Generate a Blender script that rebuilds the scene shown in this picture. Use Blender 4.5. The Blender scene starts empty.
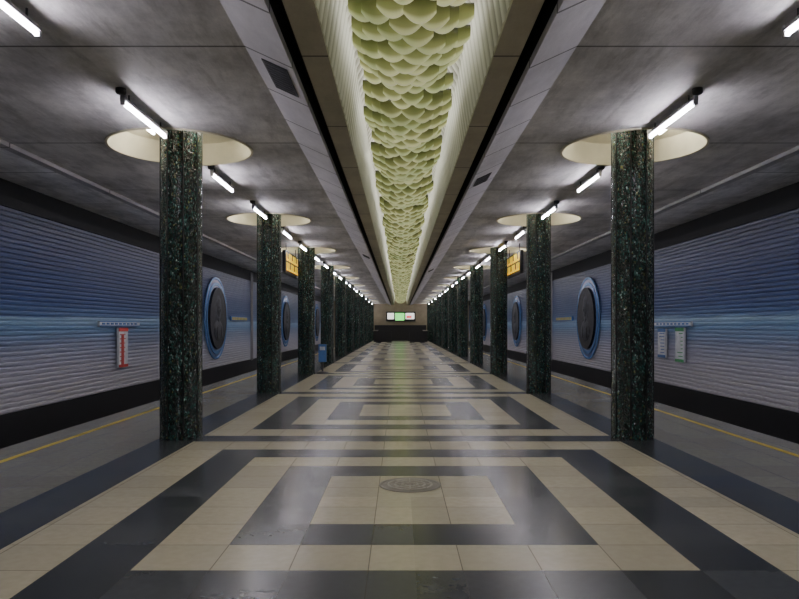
import bpy, math, random
from mathutils import Vector
random.seed(4)
sc=bpy.context.scene
Y0,Y1=-6.0,79.0
CX=3.25; PITCH=6.6; CY0=9.8
COLS=[CY0+PITCH*k for k in range(-2,11)]
HC=4.17

# ---------------------------------------------------------------- materials
class NT:
    def __init__(s,name):
        s.m=bpy.data.materials.new(name); s.m.use_nodes=True
        s.t=s.m.node_tree; s.b=s.t.nodes['Principled BSDF']
    def n(s,typ,**k):
        x=s.t.nodes.new(typ)
        for a,v in k.items(): setattr(x,a,v)
        return x
    def l(s,a,b): s.t.links.new(a,b)
    def val(s,sock,v):
        if hasattr(v,'is_linked') or isinstance(v,bpy.types.NodeSocket): s.l(v,sock)
        else: sock.default_value=v
    def math(s,op,a,b=0.0,c=0.0):
        x=s.n('ShaderNodeMath',operation=op)
        s.val(x.inputs[0],a); s.val(x.inputs[1],b); s.val(x.inputs[2],c)
        return x.outputs[0]
    def ramp(s,f,stops,interp='LINEAR'):
        x=s.n('ShaderNodeValToRGB'); r=x.color_ramp; r.interpolation=interp
        while len(r.elements)<len(stops): r.elements.new(0.5)
        for e,(p,c) in zip(r.elements,stops):
            e.position=p; e.color=(*c,1) if len(c)==3 else c
        s.l(f,x.inputs[0]); return x.outputs[0]
    def mix(s,f,a,b,bt='MIX'):
        x=s.n('ShaderNodeMix',data_type='RGBA',blend_type=bt)
        s.val(x.inputs[0],f)
        s.val(x.inputs[6],a if not isinstance(a,tuple) else (*a,1)); s.val(x.inputs[7],b if not isinstance(b,tuple) else (*b,1))
        return x.outputs[2]
    def noise(s,vec,scale,detail=4,rough=0.55):
        x=s.n('ShaderNodeTexNoise'); s.l(vec,x.inputs['Vector'])
        x.inputs['Scale'].default_value=scale; x.inputs['Detail'].default_value=detail; x.inputs['Roughness'].default_value=rough
        return x.outputs['Fac']
    def bump(s,h,strength=0.3,dist=0.02):
        x=s.n('ShaderNodeBump'); x.inputs['Strength'].default_value=strength; x.inputs['Distance'].default_value=dist
        s.l(h,x.inputs['Height']); s.l(x.outputs[0],s.b.inputs['Normal'])
    def pos(s): return s.n('ShaderNodeNewGeometry').outputs['Position']
    def obj(s): return s.n('ShaderNodeTexCoord').outputs['Object']
    def sep(s,v):
        x=s.n('ShaderNodeSeparateXYZ'); s.l(v,x.inputs[0]); return x.outputs
    def scale(s,v,sx,sy,sz):
        x=s.n('ShaderNodeMapping'); s.l(v,x.inputs[0]); x.inputs['Scale'].default_value=(sx,sy,sz); return x.outputs[0]

def simple(name,col,rough=0.5,metal=0.0,emit=None,es=0.0,var=0.15,nscale=6):
    k=NT(name); p=k.obj(); f=k.noise(p,nscale)
    c=k.ramp(f,[(0.3,tuple(x*(1-var) for x in col)),(0.7,tuple(min(1,x*(1+var)) for x in col))])
    k.l(c,k.b.inputs['Base Color']); k.b.inputs['Roughness'].default_value=rough; k.b.inputs['Metallic'].default_value=metal
    if emit:
        k.b.inputs['Emission Color'].default_value=(*emit,1); k.b.inputs['Emission Strength'].default_value=es
    return k.m

def mat_floor():
    k=NT('floor_inlaid_granite'); p=k.pos(); X,Y,Z=k.sep(p)
    u=k.math('ABSOLUTE',X)
    ys=k.math('ADD',Y,-6.37+3.3+66.0)
    v=k.math('MODULO',ys,6.6); vs=k.math('SUBTRACT',v,3.3); v=k.math('ABSOLUTE',vs)
    d=k.math('MAXIMUM',u,k.math('SUBTRACT',v,0.05))
    def between(x,a,b): return k.math('MULTIPLY',k.math('GREATER_THAN',x,a),k.math('LESS_THAN',x,b))
    dark=k.math('MAXIMUM',between(d,0.83,1.35),between(d,1.87,2.39))
    dark=k.math('MAXIMUM',dark,between(u,2.96,3.52))
    dark=k.math('MAXIMUM',dark,k.math('MULTIPLY',k.math('GREATER_THAN',v,3.05),k.math('LESS_THAN',u,3.0)))
    side=k.math('GREATER_THAN',u,3.52)
    def joint(t,wd):
        f=k.math('FRACT',t); f=k.math('ABSOLUTE',k.math('SUBTRACT',f,0.5)); return k.math('GREATER_THAN',f,0.5-wd)
    uu=k.math('DIVIDE',k.math('ADD',u,0.52*4-0.83),0.52); vv=k.math('DIVIDE',k.math('ADD',v,0.52*4-0.88),0.52)
    iu=k.math('MULTIPLY',k.math('FLOOR',uu),k.math('SIGN',X)); iv=k.math('MULTIPLY',k.math('FLOOR',vv),k.math('SIGN',vs))
    cmb=k.n('ShaderNodeCombineXYZ'); k.l(k.math('ADD',iu,0.5),cmb.inputs[0]); k.l(k.math('ADD',iv,0.5),cmb.inputs[1]); k.l(k.math('FLOOR',k.math('DIVIDE',ys,6.6)),cmb.inputs[2])
    wn=k.n('ShaderNodeTexWhiteNoise'); k.l(cmb.outputs[0],wn.inputs['Vector']); w=wn.outputs['Value']
    j=k.math('MAXIMUM',joint(uu,0.007),joint(vv,0.007))
    n1=k.noise(p,14,2,0.5)
    cr=k.ramp(n1,[(0.3,(0.58,0.53,0.385)),(0.7,(0.65,0.60,0.445))])
    cr=k.mix(k.math('MULTIPLY',w,0.5),cr,(0.38,0.355,0.265))
    dk=k.ramp(n1,[(0.35,(0.036,0.041,0.047)),(0.75,(0.048,0.055,0.063))])
    dk=k.mix(k.math('MULTIPLY',w,0.7),dk,(0.095,0.103,0.112))
    gr=k.ramp(n1,[(0.3,(0.24,0.23,0.185)),(0.7,(0.29,0.28,0.225))])
    gr=k.mix(k.math('MULTIPLY',w,0.5),gr,(0.18,0.17,0.14))
    c=k.mix(side,cr,gr); c=k.mix(dark,c,dk)
    c=k.mix(k.math('MULTIPLY',j,0.65),c,(0.05,0.048,0.04))
    k.l(c,k.b.inputs['Base Color'])
    k.l(k.math('ADD',k.math('MULTIPLY',w,0.05),0.215),k.b.inputs['Roughness']); k.b.inputs['Specular IOR Level'].default_value=0.42
    return k.m

def mat_concrete(name,a,b,joint=3.3,stain=False):
    k=NT(name); p=k.pos(); X,Y,Z=k.sep(p)
    n1=k.noise(p,0.9,8,0.68); n2=k.noise(k.scale(p,1.6,0.45,1),3.0,7,0.72); n3=k.noise(p,40,3)
    f=k.math('ADD',k.math('MULTIPLY',n1,0.6),k.math('MULTIPLY',n2,0.4))
    c=k.ramp(f,[(0.38,a),(0.58,b)])
    c=k.mix(k.math('MULTIPLY',n3,0.25),c,a)
    if stain:
        s=k.noise(k.scale(p,2.0,0.35,1),1.6,6,0.75)
        c=k.mix(k.ramp(s,[(0.52,(0,0,0)),(0.66,(0.45,0.45,0.45))]),c,(0.22,0.21,0.20))
    t=k.math('FRACT',k.math('DIVIDE',k.math('ADD',Y,66.0+0.35),joint)); t=k.math('ABSOLUTE',k.math('SUBTRACT',t,0.5))
    j=k.math('GREATER_THAN',t,0.5-0.016/joint)
    c=k.mix(k.math('MULTIPLY',j,0.8),c,(0.02,0.02,0.02))
    k.l(c,k.b.inputs['Base Color']); k.b.inputs['Roughness'].default_value=0.6
    k.bump(f,0.5,0.03); return k.m

def mat_wall():
    k=NT('wall_glazed_ceramic_ribs'); p=k.pos(); X,Y,Z=k.sep(p)
    n=k.noise(k.scale(p,0.3,0.25,6.5),1.0,4,0.6)
    n4=k.noise(k.scale(p,1,1.5,14),3.0,4,0.7)
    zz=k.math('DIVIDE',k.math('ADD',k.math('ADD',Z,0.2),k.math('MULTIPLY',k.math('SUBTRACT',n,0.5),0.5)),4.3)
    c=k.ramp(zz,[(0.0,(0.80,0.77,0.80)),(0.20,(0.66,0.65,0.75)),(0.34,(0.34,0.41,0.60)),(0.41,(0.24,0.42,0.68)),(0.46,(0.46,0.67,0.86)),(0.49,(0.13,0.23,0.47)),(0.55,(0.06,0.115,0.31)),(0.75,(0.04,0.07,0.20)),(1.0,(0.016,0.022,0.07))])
    c=k.mix(k.math('MULTIPLY',n4,0.9),c,k.mix(1.0,c,(0.5,0.51,0.55),'MULTIPLY'))
    k.l(c,k.b.inputs['Base Color']); k.b.inputs['Roughness'].default_value=0.34
    k.b.inputs['Specular IOR Level'].default_value=0.4
    k.bump(n4,0.2,0.02); return k.m

def mat_column():
    k=NT('column_smalt_mosaic'); p=k.obj(); S=54
    v=k.n('ShaderNodeTexVoronoi'); k.l(k.scale(p,1,1,0.62),v.inputs['Vector']); v.inputs['Scale'].default_value=S
    X,Y,Z=k.sep(v.outputs['Color'])
    c=k.ramp(X,[(0.0,(0.006,0.013,0.011)),(0.3,(0.016,0.045,0.036)),(0.55,(0.025,0.085,0.068)),(0.78,(0.028,0.15,0.125)),(0.87,(0.10,0.27,0.23)),(0.935,(0.24,0.27,0.09)),(0.97,(0.42,0.60,0.55))],'CONSTANT')
    n=k.noise(k.scale(p,3.0,3.0,0.55),4,5,0.7); c=k.mix(k.ramp(n,[(0.4,(0,0,0)),(0.62,(0.78,0.78,0.78))]),c,(0.008,0.014,0.012))
    v2=k.n('ShaderNodeTexVoronoi',feature='DISTANCE_TO_EDGE'); k.l(k.scale(p,1,1,0.62),v2.inputs['Vector']); v2.inputs['Scale'].default_value=S
    e=k.math('LESS_THAN',v2.outputs['Distance'],0.05)
    c=k.mix(e,c,(0.004,0.005,0.005))
    k.l(c,k.b.inputs['Base Color'])
    k.l(k.math('ADD',k.math('MULTIPLY',Y,0.2),0.10),k.b.inputs['Roughness'])
    h=k.math('ADD',k.math('MULTIPLY',Z,1.0),k.math('MINIMUM',v2.outputs['Distance'],0.2)); k.bump(h,1.0,0.05)
    return k.m

def mat_shell():
    k=NT('chandelier_ribbed_glass'); t=k.t
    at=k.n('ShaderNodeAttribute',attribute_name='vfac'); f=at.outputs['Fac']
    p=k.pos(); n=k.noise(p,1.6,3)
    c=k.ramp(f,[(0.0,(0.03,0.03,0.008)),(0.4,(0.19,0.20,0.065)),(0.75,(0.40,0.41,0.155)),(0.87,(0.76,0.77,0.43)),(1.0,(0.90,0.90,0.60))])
    c=k.mix(k.ramp(n,[(0.4,(0,0,0)),(0.65,(0.6,0.6,0.6))]),c,k.mix(1.0,c,(0.58,0.70,0.55),'MULTIPLY'))
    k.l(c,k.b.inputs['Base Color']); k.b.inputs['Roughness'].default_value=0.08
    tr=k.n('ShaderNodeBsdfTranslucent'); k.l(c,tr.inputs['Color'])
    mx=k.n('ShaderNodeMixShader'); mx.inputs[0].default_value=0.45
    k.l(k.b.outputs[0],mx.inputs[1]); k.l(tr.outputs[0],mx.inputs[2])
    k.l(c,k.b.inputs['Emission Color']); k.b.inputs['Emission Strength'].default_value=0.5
    k.l(mx.outputs[0],t.nodes['Material Output'].inputs['Surface']); return k.m

def mat_pleat():
    k=NT('pleated_white_panel'); p=k.pos(); X,Y,Z=k.sep(p)
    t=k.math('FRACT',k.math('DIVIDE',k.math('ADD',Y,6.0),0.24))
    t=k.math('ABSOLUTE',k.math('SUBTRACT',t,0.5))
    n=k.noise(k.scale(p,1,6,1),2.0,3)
    c=k.ramp(t,[(0.20,(0.82,0.81,0.76)),(0.38,(0.46,0.45,0.39)),(0.5,(0.13,0.125,0.10))])  # crease shade painted into the base colour, darkest at each fold
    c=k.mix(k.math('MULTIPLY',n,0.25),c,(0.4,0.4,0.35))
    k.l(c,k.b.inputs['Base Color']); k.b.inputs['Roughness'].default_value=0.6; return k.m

M={}
M['floor']=mat_floor()
M['ceil']=mat_concrete('ceiling_plaster',(0.40,0.39,0.39),(0.82,0.80,0.79),3.3,True)
M['beam']=mat_concrete('beam_panel',(0.54,0.52,0.55),(0.72,0.70,0.73),1.1)
M['edge']=mat_concrete('ceiling_edge_trim',(0.30,0.29,0.29),(0.42,0.41,0.41),3.3)
M['beige']=mat_concrete('trough_panel',(0.42,0.39,0.30),(0.58,0.54,0.42),2.2)
M['dish']=simple('recess_cream_plaster',(0.78,0.73,0.56),0.5,nscale=3,var=.08)
M['black']=simple('black_gap',(0.006,0.006,0.007),0.8)
M['dark']=simple('black_granite',(0.015,0.015,0.017),0.5)
M['wall']=mat_wall()
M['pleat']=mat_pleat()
M['col']=mat_column()
M['colseam']=simple('column_dark_seam',(0.008,0.009,0.009),0.4)
M['shell']=mat_shell()
M['tube']=simple('lamp_tube_glow',(0.9,0.9,0.9),0.4,emit=(0.94,0.89,1.0),es=82)
M['tubew']=simple('recess_tube_glow',(0.9,0.9,0.9),0.4,emit=(1.0,0.94,0.78),es=52)
M['wash']=simple('wall_washer_glow',(0.9,0.9,0.9),0.4,emit=(0.88,0.90,1.0),es=13)  # glow of the added lamps that brighten the track walls
M['trof']=simple('trough_tube_glow',(0.9,0.9,0.9),0.4,emit=(1.0,0.985,0.88),es=15)
M['batten']=simple('lamp_batten_enamel',(0.45,0.45,0.47),0.4)
M['box']=simple('lamp_box_dark',(0.05,0.05,0.055),0.5)
M['vent']=simple('vent_grille',(0.03,0.03,0.03),0.6)
M['yellow']=simple('yellow_line_paint',(0.60,0.45,0.05),0.5)
M['grey']=simple('track_concrete',(0.06,0.06,0.06),0.9)
M['steel']=simple('rail_steel',(0.3,0.29,0.28),0.3,1.0)
M['iron']=simple('cast_iron',(0.26,0.245,0.20),0.55,0.1)
M['ironlt']=simple('cast_iron_worn_ribs',(0.40,0.38,0.31),0.4,0.1)
M['bluerim']=simple('medallion_blue_glaze',(0.14,0.27,0.54),0.25)
M['bluedk']=simple('medallion_navy_glaze',(0.04,0.08,0.24),0.3)
M['portrait']=simple('medallion_dark_ceramic',(0.016,0.017,0.022),0.6,var=0.9,nscale=6)
M['portrait2']=simple('medallion_relief',(0.035,0.038,0.048),0.6,var=0.8,nscale=6)
M['white']=simple('sign_white',(0.75,0.77,0.8),0.4)
M['red']=simple('sign_red',(0.6,0.05,0.04),0.4)
M['green']=simple('sign_green',(0.05,0.35,0.12),0.4)
M['blue']=simple('sign_blue',(0.08,0.2,0.5),0.4)
M['signdark']=simple('sign_housing',(0.02,0.02,0.02),0.5)
M['signyel']=simple('sign_lit_yellow',(0.9,0.6,0.02),0.4,emit=(1.0,0.72,0.02),es=0.5)
M['scrw']=simple('screen_lit_white',(0.8,0.8,0.8),0.4,emit=(1,0.97,0.9),es=1.4)
M['scrg']=simple('screen_lit_green',(0.2,0.8,0.2),0.4,emit=(0.2,0.9,0.2),es=1.6)
M['scrr']=simple('screen_lit_red',(0.8,0.2,0.2),0.4,emit=(0.9,0.1,0.1),es=1.0)
M['brown']=simple('end_wall_stone',(0.34,0.29,0.19),0.5,nscale=2)
M['wallyel']=simple('sign_yellow_letters',(0.6,0.5,0.1),0.4)

# ---------------------------------------------------------------- mesh builder
class MB:
    def __init__(s): s.v=[];s.f=[];s.mi=[];s.mats=[];s.sm=[]
    def mid(s,m):
        if m not in s.mats: s.mats.append(m)
        return s.mats.index(m)
    def add(s,vs,fs,m,smooth=False):
        o=len(s.v); s.v+= [tuple(v) for v in vs]; i=s.mid(m)
        for f in fs: s.f.append(tuple(o+x for x in f)); s.mi.append(i); s.sm.append(smooth)
    def box(s,x0,x1,y0,y1,z0,z1,m):
        vs=[(x,y,z) for z in (z0,z1) for y in (y0,y1) for x in (x0,x1)]
        s.add(vs,[(0,2,3,1),(4,5,7,6),(0,1,5,4),(2,6,7,3),(0,4,6,2),(1,3,7,5)],m)
    def tube(s,p0,p1,r0,m,r1=None,n=16,caps=True,smooth=True):
        if r1 is None:r1=r0
        a=Vector(p0);b=Vector(p1);d=(b-a).normalized()
        q=d.orthogonal().normalized(); w=d.cross(q)
        vs=[]
        for c,r in((a,r0),(b,r1)):
            for i in range(n):
                t=2*math.pi*i/n; vs.append(c+q*math.cos(t)*r+w*math.sin(t)*r)
        fs=[(i,(i+1)%n,n+(i+1)%n,n+i) for i in range(n)]
        s.add(vs,fs,m,smooth)
        if caps: s.add(vs,[tuple(range(n-1,-1,-1)),tuple(range(n,2*n))],m)
    def lathe(s,c,axis,prof,m,n=64,smooth=True):
        a=Vector(axis).normalized(); q=a.orthogonal().normalized(); w=a.cross(q); c=Vector(c); vs=[]
        for r,h in prof:
            for i in range(n):
                t=2*math.pi*i/n; vs.append(c+a*h+(q*math.cos(t)+w*math.sin(t))*r)
        fs=[]
        for j in range(len(prof)-1):
            for i in range(n): fs.append((j*n+i,j*n+(i+1)%n,(j+1)*n+(i+1)%n,(j+1)*n+i))
        s.add(vs,fs,m,smooth)
    def ell(s,c,r,m,n=20,k=12):
        vs=[];fs=[]
        for j in range(k+1):
            p=math.pi*j/k
            for i in range(n):
                t=2*math.pi*i/n; vs.append((c[0]+r[0]*math.sin(p)*math.cos(t),c[1]+r[1]*math.sin(p)*math.sin(t),c[2]+r[2]*math.cos(p)))
        for j in range(k):
            for i in range(n): fs.append((j*n+i,(j+1)*n+i,(j+1)*n+(i+1)%n,j*n+(i+1)%n))
        s.add(vs,fs,m,True)
    def obj(s,name,loc=(0,0,0),local=False):
        me=bpy.data.meshes.new(name); L=Vector((0,0,0)) if local else Vector(loc)
        me.from_pydata([tuple(Vector(v)-L) for v in s.v],[],s.f)
        for m in s.mats: me.materials.append(m)
        me.polygons.foreach_set('material_index',s.mi); me.polygons.foreach_set('use_smooth',s.sm); me.update()
        o=bpy.data.objects.new(name,me); o.location=loc; sc.collection.objects.link(o)
        return o
def link_copy(o,name,loc):
    c=bpy.data.objects.new(name,o.data); c.location=loc; sc.collection.objects.link(c); return c

# ---------------------------------------------------------------- floor
PE=5.3; WX=8.0
b=MB(); b.box(-PE,PE,Y0,Y1,-0.25,0,M['floor']); b.obj('floor')
for s,nm in((-1,'left'),(1,'right')):
    b=MB(); x0,x1=sorted((s*(PE-0.25),s*(WX+.1)))
    b.box(x0,x1,Y0,Y1,-1.4,-1.2,M['grey']); b.box(*sorted((s*(PE-.25),s*(PE-.1))),Y0,Y1,-1.2,-0.25,M['dark'])
    b.obj('floor_track_'+nm)
    b=MB()
    y=Y0+.3
    while y<Y1-.3:
        b.box(*sorted((s*5.5,s*7.7)),y,y+.25,-1.2,-1.1,M['grey']); y+=.9
    for rx in(5.85,7.37):
        b.box(s*rx-.035,s*rx+.035,Y0+.05,Y1-.1,-1.0,-.95,M['steel']); b.box(s*rx-.012,s*rx+.012,Y0+.05,Y1-.1,-1.08,-1.0,M['steel']); b.box(s*rx-.07,s*rx+.07,Y0+.05,Y1-.1,-1.1,-1.08,M['steel'])
    b.obj('railway_track')
    b=MB(); b.box(*sorted((s*4.76,s*4.84)),Y0+.05,Y1-.15,0.0,0.004,M['yellow']); b.obj('safety_line')

# ---------------------------------------------------------------- track walls (ribbed)
for s,nm in((-1,'left'),(1,'right')):
    b=MB(); z0,z1=-0.16,3.98; n=40; h=(z1-z0)/n; prof=[]
    for i in range(n):
        za=z0+i*h
        prof+=[(0.02,za),(0.02,za+.22*h),(0.060,za+.27*h),(0.064,za+.5*h),(0.066,za+.8*h),(0.060,za+.93*h)]
    prof.append((0,z1))
    ys=[Y0+(Y1-Y0)*i/10 for i in range(11)]
    vs=[(s*(WX-d),y,z) for y in ys for d,z in prof]; P=len(prof); fs=[]
    for j in range(10):
        for i in range(P-1): fs.append((j*P+i,j*P+i+1,(j+1)*P+i+1,(j+1)*P+i))
    b.add(vs,fs,M['wall'])
    b.box(*sorted((s*WX,s*(WX+.15))),Y0,Y1,-1.4,4.6,M['dark'])
    b.box(*sorted((s*(WX-.08),s*(WX+.02))),Y0,Y1,-1.2,-0.16,M['dark'])
    b.box(*sorted((s*(WX-.08),s*(WX+.02))),Y0,Y1,3.98,4.5,M['black'])
    b.obj('wall_'+nm)
b=MB(); b.box(-WX,WX,Y0-.15,Y0,-1.4,4.9,M['brown']); b.obj('wall_back')
b=MB(); b.box(-WX,WX,Y1,Y1+.15,-1.4,4.9,M['brown']); b.box(-3.0,3.0,Y1-.06,Y1,0,1.7,M['dark']); b.obj('wall_end')

# ---------------------------------------------------------------- ceiling
b=MB(); BX=1.40; EX=5.6; HR=0.98
for s in(-1,1):
    for yc in COLS:
        ya,yb=max(Y0,yc-3.3),min(Y1,yc+3.3)
        rect=(BX-CX,EX-CX,ya-yc,yb-yc)
        angs=[2*math.pi*i/72 for i in range(72)]+[math.atan2(yy,xx)%(2*math.pi) for xx in rect[:2] for yy in rect[2:]]
        angs=sorted(set(angs)); N=len(angs); vi=[];vo=[]
        for a in angs:
            c,q=math.cos(a),math.sin(a); t=1e9
            if c>1e-9:t=min(t,rect[1]/c)
            if c<-1e-9:t=min(t,rect[0]/c)
            if q>1e-9:t=min(t,rect[3]/q)
            if q<-1e-9:t=min(t,rect[2]/q)
            vi.append((s*(CX+HR*c),yc+HR*q,HC)); vo.append((s*(CX+t*c),yc+t*q,HC))
        b.add(vi+vo,[(i,(i+1)%N,N+(i+1)%N,N+i) for i in range(N)],M['ceil'])
        b.lathe((s*CX,yc,HC),(0,0,1),[(HR+.035,-.001),(HR+.035,-.02),(HR,-.02)],M['dish'],smooth=False)
        b.lathe((s*CX,yc,HC),(0,0,1),[(HR,-.02),(HR-.01,.05),(HR-.03,.22),(HR-.06,.30)],M['dish'])
        b.lathe((s*CX,yc,HC),(0,0,1),[(HR-.06,.30),(HR-.2,.36),(0.3,.38),(0.0,.38)],M['dish'])
    lo=COLS[0]-3.3; hi=COLS[-1]+3.3
    if lo>Y0: b.box(*sorted((s*BX,s*EX)),Y0,lo,HC,HC+.1,M['ceil'])
    if hi<Y1: b.box(*sorted((s*BX,s*EX)),hi,Y1,HC,HC+.1,M['ceil'])
    b.box(*sorted((s*BX,s*EX)),Y0,Y1,4.62,4.75,M['ceil'])
    b.box(*sorted((s*EX,s*(EX+.1))),Y0,Y1,HC-.02,4.62,M['ceil'])
    b.box(*sorted((s*EX,s*WX)),Y0,Y1,4.5,4.62,M['ceil'])
# pleated trough lining
npl=int((Y1-Y0)/0.06)
for s in(-1,1):
    prof=[(0.79,4.12),(0.74,4.45),(0.68,4.85),(0.52,5.12),(0.25,5.22),(0.0,5.25)]
    vs=[]
    for j in range(npl+1):
        y=Y0+0.06*j; a=(0.0,0.03,0.04,0.03)[j%4]
        a+=0.004*math.sin(j*1.7)
        for x,z in prof: vs.append((s*max(0,x-a),y,z-a*0.4))
    P=len(prof); fs=[(j*P+i,j*P+i+1,(j+1)*P+i+1,(j+1)*P+i) for j in range(npl) for i in range(P-1)]
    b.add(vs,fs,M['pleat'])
b.box(-1.5,1.5,Y0,Y1,5.3,5.4,M['black'])
b.obj('ceiling')
for i,s in enumerate((-1,1)):
    b=MB()
    sec=[(1.53,4.172),(1.09,3.97),(1.09,4.05),(1.14,4.75),(1.53,4.75)]
    vs=[(s*x,y,z) for y in(Y0,Y1) for x,z in sec]
    b.add(vs,[(0,1,6,5)],M['beam']); b.add(vs,[(1,2,7,6)],M['beam']); b.add(vs,[(2,3,8,7),(3,4,9,8)],M['black'])
    b.box(*sorted((s*1.0,s*1.14)),Y0,Y1,4.32,4.36,M['black'])
    b.box(*sorted((s*0.97,s*1.0)),Y0,Y1,4.13,4.75,M['black'])
    b.box(*sorted((s*0.76,s*1.0)),Y0,Y1,4.08,4.13,M['beige'])
    b.obj('trim_%d'%(i+1))
    b=MB(); b.box(*sorted((s*5.58,s*5.72)),Y0,Y1,HC-.06,HC+.02,M['edge']); b.obj('trim_%d'%(i+3))
    b=MB(); yy=Y0+.3  # added lamps, hidden behind the edge trim, to brighten the track walls
    while yy<Y1-2:
        b.box(*sorted((s*5.70,s*5.76)),yy,yy+1.7,4.22,4.30,M['batten']); b.tube((s*5.79,yy+.05,4.27),(s*5.79,yy+1.65,4.27),.022,M['wash'],n=8); yy+=2.2
    b.obj('wall_washer_lamp')

# ---------------------------------------------------------------- chandelier
b=MB(); y=-1.0; r=0; vf=[]
NU,NV=10,6
while y<78.2:
    ph=(y-7.95)/2.5; lump=abs(math.sin(math.pi*ph))**0.6
    a=0.42+0.08*lump; zb=4.36-0.21*lump
    ns=4; w=2*a/ns*1.22; sh=(0.25 if r%2 else -0.25)
    for q in range(ns):
        xc=(-a+a*2*(q+.5+sh*.9)/ns)
        t=xc/a; base=zb+0.42*(1-math.sqrt(max(0,1-min(1,abs(t))**2*0.9)))
        jx=random.uniform(-.025,.025); jz=random.uniform(-.03,.03); dep=0.22+random.uniform(-.02,.02)
        vs=[]
        for j in range(NV+1):
            v=j/NV
            for i in range(NU+1):
                uu=-1+2*i/NU; ed=1-uu*uu*0.75
                z=base+jz+dep-dep*v*(0.5+0.5*ed)
                yy=y+0.06*v*v*ed-0.15*math.sin(math.pi*v)*ed
                vs.append((xc+jx+uu*w/2,yy,z+0.10*t*t)); vf.append(v**1.5)
        fs=[(j*(NU+1)+i,j*(NU+1)+i+1,(j+1)*(NU+1)+i+1,(j+1)*(NU+1)+i) for j in range(NV) for i in range(NU)]
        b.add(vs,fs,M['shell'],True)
    y+=0.19; r+=1
b.box(-.03,.03,-1,78.2,4.72,4.76,M['signdark'])
yy=0
while yy<78: b.tube((0,yy,4.76),(0,yy,5.2),.012,M['signdark'],n=8); yy+=2.5
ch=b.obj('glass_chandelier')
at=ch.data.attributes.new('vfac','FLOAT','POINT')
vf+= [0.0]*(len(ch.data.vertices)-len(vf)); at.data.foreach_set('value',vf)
b=MB(); yy=-1.0
while yy<77:
    for s in(-1,1): b.tube((s*.16,yy,4.86),(s*.16,yy+2.1,4.86),.02,M['trof'],n=8)
    yy+=2.5
t=b.obj('trough_tubes'); t.parent=ch

# ---------------------------------------------------------------- columns
b=MB(); R=.285; H=4.5
b.lathe((0,0,0),(0,0,1),[(R+.012,0),(R+.012,.05),(R,.06),(R,H)],M['col'],n=48)
b.add([(0,0,H)]+[(R*math.cos(2*math.pi*i/48),R*math.sin(2*math.pi*i/48),H) for i in range(48)],[(0,i+1,(i+1)%48+1) for i in range(48)],M['col'])
for i in range(8):
    a=math.pi/8+i*math.pi/4; c,q=math.cos(a),math.sin(a)
    b.tube((R*c,R*q,0.05),(R*c,R*q,H),.011,M['colseam'],n=8)
col=b.obj('mosaic_column',local=True); idx=0
for yc in COLS:
    for s in(-1,1):
        if idx>0: 
            o=link_copy(col,'mosaic_column',(s*CX,yc,0)); o.rotation_euler[2]=random.choice(range(8))*math.pi/4
        else: col.location=(s*CX,yc,0)
        idx+=1

# ---------------------------------------------------------------- fluorescent lamps
b=MB()
b.box(-.03,.03,-.68,.68,-.115,-.08,M['batten']); b.tube((0,-.65,-.14),(0,.65,-.14),.019,M['tube'],n=12)
for q in(-1,1): b.box(-.022,.022,q*.67-.02,q*.67+.02,-.163,-.06,M['batten']); b.tube((0,q*.5,-.08),(0,q*.5,0),.010,M['box'],n=8)
b.lathe((0,-.72,0),(0,0,1),[(0.0,-.06),(.045,-.06),(.055,-.045),(.055,0)],M['box'],n=20)
lamp=b.obj('fluorescent_lamp',local=True); first=True
for yc in COLS:
    for s in(-1,1):
        for off in(-1.72,1.80):
            if yc+off<Y0+.8 or yc+off>Y1-1: continue
            loc=(s*3.12,yc+off,HC)
            if first: lamp.location=loc; first=False
            else: link_copy(lamp,'fluorescent_lamp',loc)
b=MB()
b.box(-.03,.03,-.35,.35,-.035,0,M['batten']); b.tube((0,-.33,-.06),(0,.33,-.06),.022,M['tubew'],n=10)
rl=b.obj('recess_lamp',local=True); first=True
for yc in COLS:
    for s in(-1,1):
        loc=(s*(CX-.52),yc,HC+.36)
        if first: rl.location=loc; first=False
        else: link_copy(rl,'recess_lamp',loc)
        link_copy(rl,'recess_lamp',(s*(CX+.52),yc,HC+.36))

# vents (follow the slope of the beam soffit)
def vent(s,y,wy):
    b=MB(); f=lambda x,d:(s*x,4.172-(1.53-x)*0.459-d)
    def slab(x0,x1,y0,y1,d0,d1,m):
        vs=[]
        for yy in(y0,y1):
            for x,d in((x0,d0),(x1,d0),(x1,d1),(x0,d1)):
                X,Z=f(x,d); vs.append((X,yy,Z))
        b.add(vs,[(0,1,2,3),(4,7,6,5),(0,4,5,1),(1,5,6,2),(2,6,7,3),(3,7,4,0)],m)
    slab(1.16,1.40,y-wy/2,y+wy/2,0.0,.012,M['vent'])
    for i in range(10):
        yy=y-wy/2+wy*(i+.5)/10; slab(1.18,1.38,yy-.008,yy+.008,.012,.02,M['box'])
    b.obj('air_vent')
vent(-1,6.75,.75); vent(1,11.4,.6); vent(-1,24,.6); vent(1,30,.6)

# ---------------------------------------------------------------- manhole
b=MB(); c=(0,6.84,0)
b.lathe(c,(0,0,1),[(.31,0),(.31,.008),(.285,.008),(.28,.003),(.27,.003),(.265,.01),(0,.01)],M['iron'],n=48)
for rr in(.08,.15,.22): b.lathe(c,(0,0,1),[(rr-.012,.010),(rr-.010,.014),(rr+.008,.014),(rr+.010,.010)],M['ironlt'],n=40)
for i in range(8):
    a=i*math.pi/4; b.tube((.05*math.cos(a),6.84+.05*math.sin(a),.012),(.24*math.cos(a),6.84+.24*math.sin(a),.012),.006,M['ironlt'],n=6)
b.obj('manhole_cover')

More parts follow.
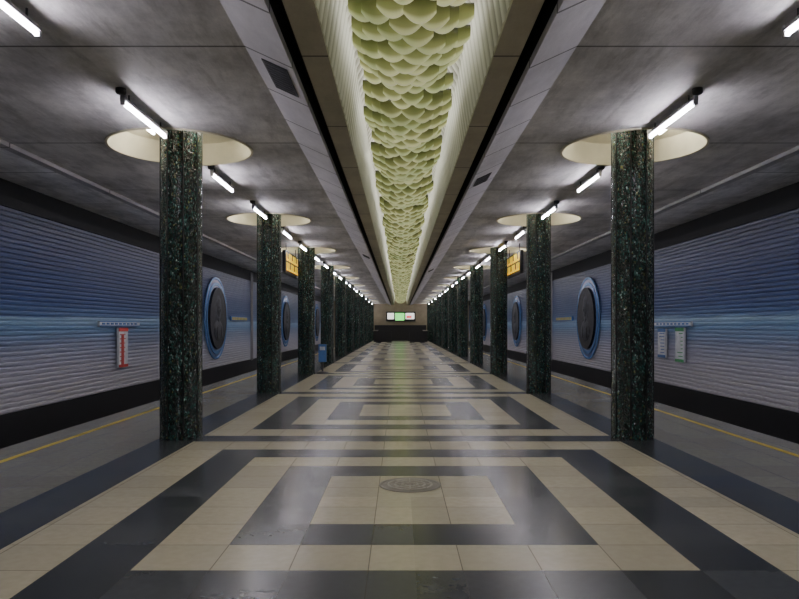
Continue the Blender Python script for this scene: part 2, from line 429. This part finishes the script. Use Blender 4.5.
# ---------------------------------------------------------------- medallions
def medallion(s,y):
    b=MB(); c=(s*(WX-.09),y,1.93); ax=(-s,0,0)
    b.lathe(c,ax,[(1.74,0),(1.74,.04),(1.66,.04),(1.64,.02)],M['bluerim'],smooth=False)
    b.lathe(c,ax,[(1.64,.02),(1.52,.02)],M['bluedk'],smooth=False)
    b.lathe(c,ax,[(1.52,.02),(1.52,.05),(1.40,.05),(1.38,.03)],M['bluerim'],smooth=False)
    b.lathe(c,ax,[(1.38,.03),(1.30,.03)],M['bluedk'],smooth=False)
    b.lathe(c,ax,[(1.30,.03),(1.30,.13),(1.22,.13),(1.22,.115)],M['portrait'],smooth=False)
    b.lathe(c,ax,[(1.22,.115),(.6,.115),(0,.115)],M['portrait'],smooth=False)
    x=c[0]-s*.10
    b.ell((x,y,2.36),(.045,.50,.56),M['portrait2']); b.ell((x-s*.01,y,2.36),(.05,.38,.43),M['portrait'])
    b.ell((x-s*.015,y,2.32),(.075,.25,.34),M['portrait2'])
    b.ell((x,y,1.40),(.07,.72,.46),M['portrait2']); b.ell((x,y,1.86),(.06,.15,.2),M['portrait2'])
    b.ell((x-s*.07,y,2.28),(.04,.045,.09),M['portrait2'])
    b.ell((x-s*.04,y-.3,1.35),(.04,.1,.28),M['portrait']); b.ell((x-s*.04,y+.3,1.35),(.04,.1,.28),M['portrait'])
    for e in(-1,1): b.ell((x-s*.07,y+e*.10,2.38),(.02,.05,.03),M['portrait'])
    b.obj('portrait_medallion',c)
for s in(-1,1):
    for y in(11.3,28.9,46.5,64.1): medallion(s,y)

# ---------------------------------------------------------------- wall signs
def map_sign(s,y,panels,z=1.66):
    b=MB(); xw=s*(WX-.1); f=lambda d0,d1: sorted((xw-s*d0,xw-s*d1))
    b.box(*f(0,.06),y-1.35,y+1.35,z-.07,z+.07,M['white']); 
    b.box(*f(.06,.066),y-1.35,y+1.35,z-.07,z-.045,M['blue']); b.box(*f(.06,.066),y-1.35,y+1.35,z+.045,z+.07,M['blue'])
    for i in range(9):
        b.box(*f(.06,.07),y-1.2+i*.27,y-1.2+i*.27+.15,z-.025,z+.025,M['blue'])
    for py,pw,z0,z1,mm in panels:
        b.box(*f(0,.06),y+py-pw/2,y+py+pw/2,z0,z1,M['white'])
        n=9
        for i in range(n):
            zz=z0+(z1-z0)*(i+.5)/n
            b.box(*f(.06,.066),y+py-pw*.38,y+py+pw*random.uniform(-.2,.3),zz-.012,zz+.012,M[mm])
        if mm=='red': b.box(*f(.06,.068),y+py-pw*.22,y+py+pw*.05,z0+.05,z1-.2,M[mm])
        b.box(*f(.06,.07),y+py-pw/2,y+py+pw/2,z1-.10,z1,M[mm]); b.box(*f(.06,.07),y+py-pw/2,y+py+pw/2,z0,z0+.08,M[mm])
    b.obj('line_map_sign')
map_sign(-1,18.9,[(.15,.62,.45,1.55,'red')])
map_sign(1,19.9,[(-.6,.58,.58,1.55,'green'),(.72,.58,.65,1.52,'blue')])
for s in(-1,1):
    b=MB(); xw=s*(WX-.1); b.box(*sorted((xw,xw-s*.06)),31.3,34.6,1.85,2.05,M['blue'])
    for i in range(10): b.box(*sorted((xw-s*.06,xw-s*.075)),31.45+i*.31,31.45+i*.31+.2,1.88,2.02,M['wallyel'])
    b.obj('station_name_sign')
    b=MB(); b.tube((xw-s*.04,35.6,-.2),(xw-s*.04,35.6,4.4),.04,M['edge'],n=10); b.tube((xw-s*.04,35.9,-.2),(xw-s*.04,35.9,4.4),.03,M['edge'],n=10)
    b.obj('wall_conduit')

# ---------------------------------------------------------------- hanging signs
for s in(-1,1):
    b=MB(); x=s*3.62; b.box(x-.05,x+.05,20.7,23.4,3.22,3.92,M['signdark'])
    for face in(-1,1):
        xf=x+face*.05
        for i in range(6):
            y=20.85+i*.42
            for zz in(3.32,3.62):
                b.box(*sorted((xf,xf+face*.012)),y,y+.32,zz,zz+.06,M['signyel']); b.box(*sorted((xf,xf+face*.012)),y,y+.09,zz,zz+.24,M['signyel'])
                if (i+int(zz*10))%2: b.box(*sorted((xf,xf+face*.012)),y+.2,y+.30,zz,zz+.24,M['signyel'])
    for y in(21.1,23.0): b.tube((x,y,3.92),(x,y,HC),.015,M['box'],n=8)
    b.obj('hanging_direction_sign')

# ---------------------------------------------------------------- blue info stand by third column
b=MB(); x,y=-2.72,23.1
b.lathe((x,y,0),(0,0,1),[(.2,0),(.2,.03),(.05,.06),(.0,.06)],M['box'],n=24); b.tube((x,y,.05),(x,y,.45),.03,M['box'])
b.box(x-.13,x+.13,y-.04,y+.04,.38,.98,M['blue']); b.box(x-.09,x+.09,y-.05,y-.04,.78,.9,M['white'])
b.obj('information_stand')

# ---------------------------------------------------------------- far end
b=MB(); b.box(-1.65,1.75,78.7,78.99,2.15,3.25,M['signdark'])
b.box(-1.5,-.75,78.66,78.7,2.4,3.1,M['scrw']); b.box(-.6,.45,78.66,78.7,2.25,3.1,M['scrg'])
b.box(.6,1.6,78.66,78.7,2.4,3.1,M['scrw']); b.box(.7,1.3,78.64,78.66,2.5,2.8,M['scrr'])
b.obj('departure_board')
b=MB()
for s in(-1,1):
    b.box(*sorted((s*2.7,s*2.45)),68,74,0,1.1,M['dark']); b.box(*sorted((s*2.75,s*2.4)),67.95,74.05,1.1,1.16,M['iron'])
b.box(-2.45,2.45,73.8,74,0,1.1,M['dark'])
b.box(-2.45,-.9,67.95,68.2,0,1.1,M['dark']); b.box(.9,2.45,67.95,68.2,0,1.1,M['dark'])
b.obj('stair_parapet')

# ---------------------------------------------------------------- world + camera
w=bpy.data.worlds.new('World'); sc.world=w; w.use_nodes=True
w.node_tree.nodes['Background'].inputs[0].default_value=(0.02,0.02,0.025,1); w.node_tree.nodes['Background'].inputs[1].default_value=0.3
cam=bpy.data.cameras.new('camera'); co=bpy.data.objects.new('camera',cam); sc.collection.objects.link(co)
co.location=(-0.105,0,1.6); co.rotation_euler=(math.radians(90),0,0)
cam.sensor_width=36; cam.lens=680/799*36; cam.shift_y=26.5/799; cam.clip_end=200
sc.camera=co
